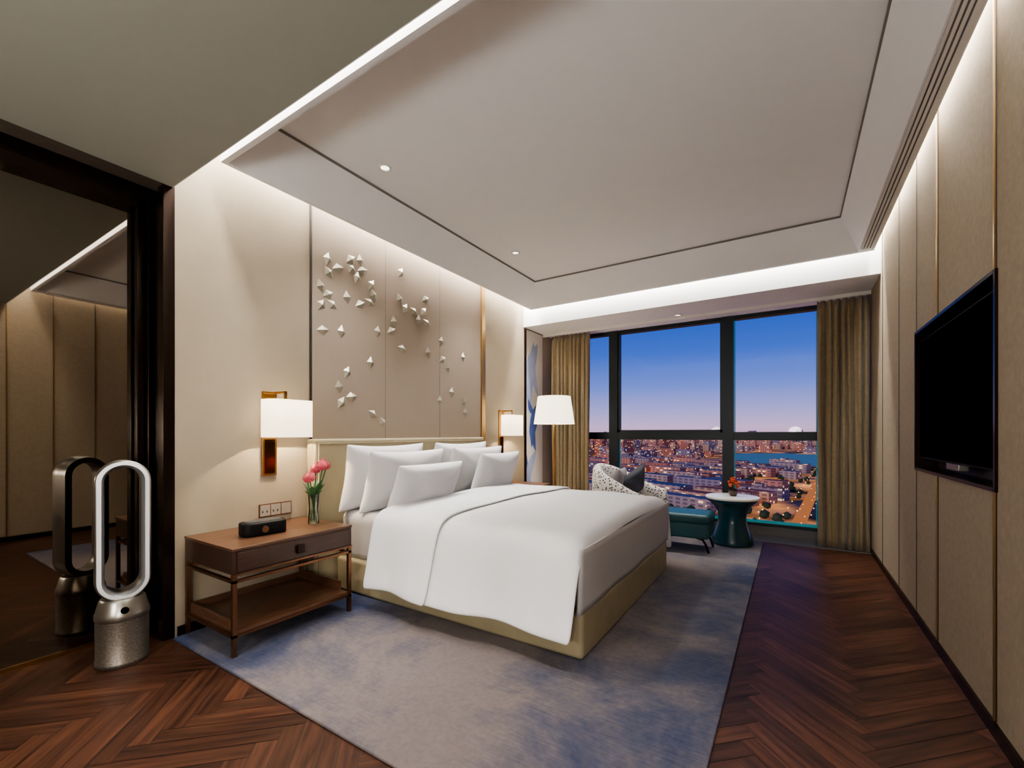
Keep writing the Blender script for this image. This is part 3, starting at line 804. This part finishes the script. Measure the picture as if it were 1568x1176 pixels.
    cr.color_ramp.elements[1].position = .62; cr.color_ramp.elements[1].color = (*lin((105, 106, 125)), 1)
    L.new(n1.outputs[0], cr.inputs[0]); L.new(cr.outputs[0], b.inputs['Base Color']); b.inputs['Roughness'].default_value = .9
    n2 = N.new('ShaderNodeTexNoise'); n2.inputs['Scale'].default_value = .014; n2.inputs['Detail'].default_value = 6; L.new(mp.outputs[0], n2.inputs['Vector'])
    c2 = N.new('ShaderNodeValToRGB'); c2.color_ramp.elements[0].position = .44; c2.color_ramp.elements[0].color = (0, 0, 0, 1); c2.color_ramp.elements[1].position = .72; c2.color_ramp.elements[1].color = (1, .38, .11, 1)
    L.new(n2.outputs[0], c2.inputs[0]); L.new(c2.outputs[0], b.inputs['Emission Color']); b.inputs['Emission Strength'].default_value = .95  # orange street glow painted onto the ground as patchy emission
    mesh('city_ground', [(-14000, 60, GZ), (9000, 60, GZ), (9000, 20000, GZ), (-14000, 20000, GZ)], [(0, 1, 2, 3)], gm, G)
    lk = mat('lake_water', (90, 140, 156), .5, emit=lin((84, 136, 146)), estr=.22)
    pts = []
    for i in range(28):
        a_ = 2*math.pi*i/28; r_ = 1+.12*math.sin(3*a_+1); pts.append((30+200*r_*math.cos(a_), 1340+300*r_*math.sin(a_), GZ+.5))
    mesh('lake', pts, [tuple(range(28))], lk, G)
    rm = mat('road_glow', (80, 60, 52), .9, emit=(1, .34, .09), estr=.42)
    RV = []; RF = []
    def road(x0, y0, x1, y1, w_):
        dx, dy = x1-x0, y1-y0; l_ = math.hypot(dx, dy); nx_, ny_ = -dy/l_*w_/2, dx/l_*w_/2; q = len(RV)
        RV.extend([(x0+nx_, y0+ny_, GZ+.3), (x0-nx_, y0-ny_, GZ+.3), (x1-nx_, y1-ny_, GZ+.3), (x1+nx_, y1+ny_, GZ+.3)]); RF.append((q, q+1, q+2, q+3))
    road(roadx(150), 150, roadx(960), 960, 9); road(-600, 975, 400, 945, 12)
    for j in range(-54, 55, 6):
        py = j*28; xa, ya = -900*ca-py*sa, 700-900*sa+py*ca; xb, yb = 900*ca-py*sa, 700+900*sa+py*ca; road(xa, ya, xb, yb, 8)
    mesh('city_roads', RV, RF, rm, G)
    LV = []; LF = []
    def lamp(x, y, z, s):
        q = len(LV); LV.extend([(x-s, y, z), (x+s, y, z), (x, y-s, z), (x, y+s, z), (x, y, z-s), (x, y, z+s)])
        for a_, b_, c_ in ((0, 2, 5), (2, 1, 5), (1, 3, 5), (3, 0, 5), (2, 0, 4), (1, 2, 4), (3, 1, 4), (0, 3, 4)): LF.append((q+a_, q+b_, q+c_))
    for k in range(22):
        yy = 220+k*34
        for s_ in (-8, 8): lamp(roadx(yy)+s_, yy+random.uniform(-5, 5), GZ+8, .5)
        lamp(roadx(yy)+random.choice((-2.5, 2.5)), yy+random.uniform(-12, 12), GZ+1.2, .45)
    for _ in range(420):
        y = 220*(25**random.random()); x = random.uniform(-.6*y, .3*y)
        if inlake(x, y): continue
        lamp(x, y, GZ+8, .4+y*.0005)
    mesh('street_lights', LV, LF, mat('street_lamp_glow', (255, 200, 140), .5, emit=(1, .48, .16), estr=3), G)
    TV = bmesh.new()
    for _ in range(900):
        y = random.uniform(180, 1000); x = random.uniform(-.6*y, .3*y); r_ = random.uniform(2.2, 4)
        if onroad(x, y, 8): continue
        bmesh.ops.create_icosphere(TV, subdivisions=1, radius=r_, matrix=Matrix.Translation((x, y, GZ+r_*.8)))
    me = bpy.data.meshes.new('city_trees'); TV.to_mesh(me); TV.free(); me.materials.append(mat('foliage', (66, 88, 68), .9, var=.3, vscale=.2))
    add(bpy.data.objects.new('city_trees', me), G)
    s = bpy.data.lights.new('city_fill_sun', 'SUN'); s.energy = 1.2; s.color = (1, .78, .68); s.angle = math.radians(20)  # sun lamp added from behind to brighten the facades, not the sky
    so = bpy.data.objects.new('city_fill_sun', s); so.rotation_euler = (math.radians(62), 0, math.radians(-25)); COL.objects.link(so)
city()

# ------------------------------------------------------------------ world
wd = bpy.data.worlds.new('dusk'); scene.world = wd; wd.use_nodes = True
nt = wd.node_tree; N = nt.nodes; L = nt.links; bg = N['Background']
tc = N.new('ShaderNodeTexCoord'); sp = N.new('ShaderNodeSeparateXYZ'); L.new(tc.outputs['Generated'], sp.inputs[0])
cr = N.new('ShaderNodeValToRGB'); e = cr.color_ramp.elements
e[0].position = 0; e[0].color = (*lin((186, 148, 178)), 1)
e[1].position = 1; e[1].color = (*lin((14, 26, 70)), 1)
for p, c in ((.015, (184, 156, 190)), (.05, (148, 142, 196)), (.10, (102, 120, 194)), (.17, (62, 94, 180)), (.28, (34, 72, 158)), (.5, (20, 44, 112))):
    q = e.new(p); q.color = (*lin(c), 1)
L.new(sp.outputs[2], cr.inputs[0]); L.new(cr.outputs[0], bg.inputs[0]); bg.inputs[1].default_value = 1.5

# ------------------------------------------------------------------ camera
cam = bpy.data.cameras.new('camera'); cam.sensor_width = 36; cam.lens = 672/1568*36; cam.shift_y = (664-588)/1568
cam.clip_end = 40000; cam.clip_start = .05
co = bpy.data.objects.new('camera', cam); co.location = (0, 0, 1.2); co.rotation_euler = (math.radians(90), 0, math.radians(32.37))
COL.objects.link(co); scene.camera = co
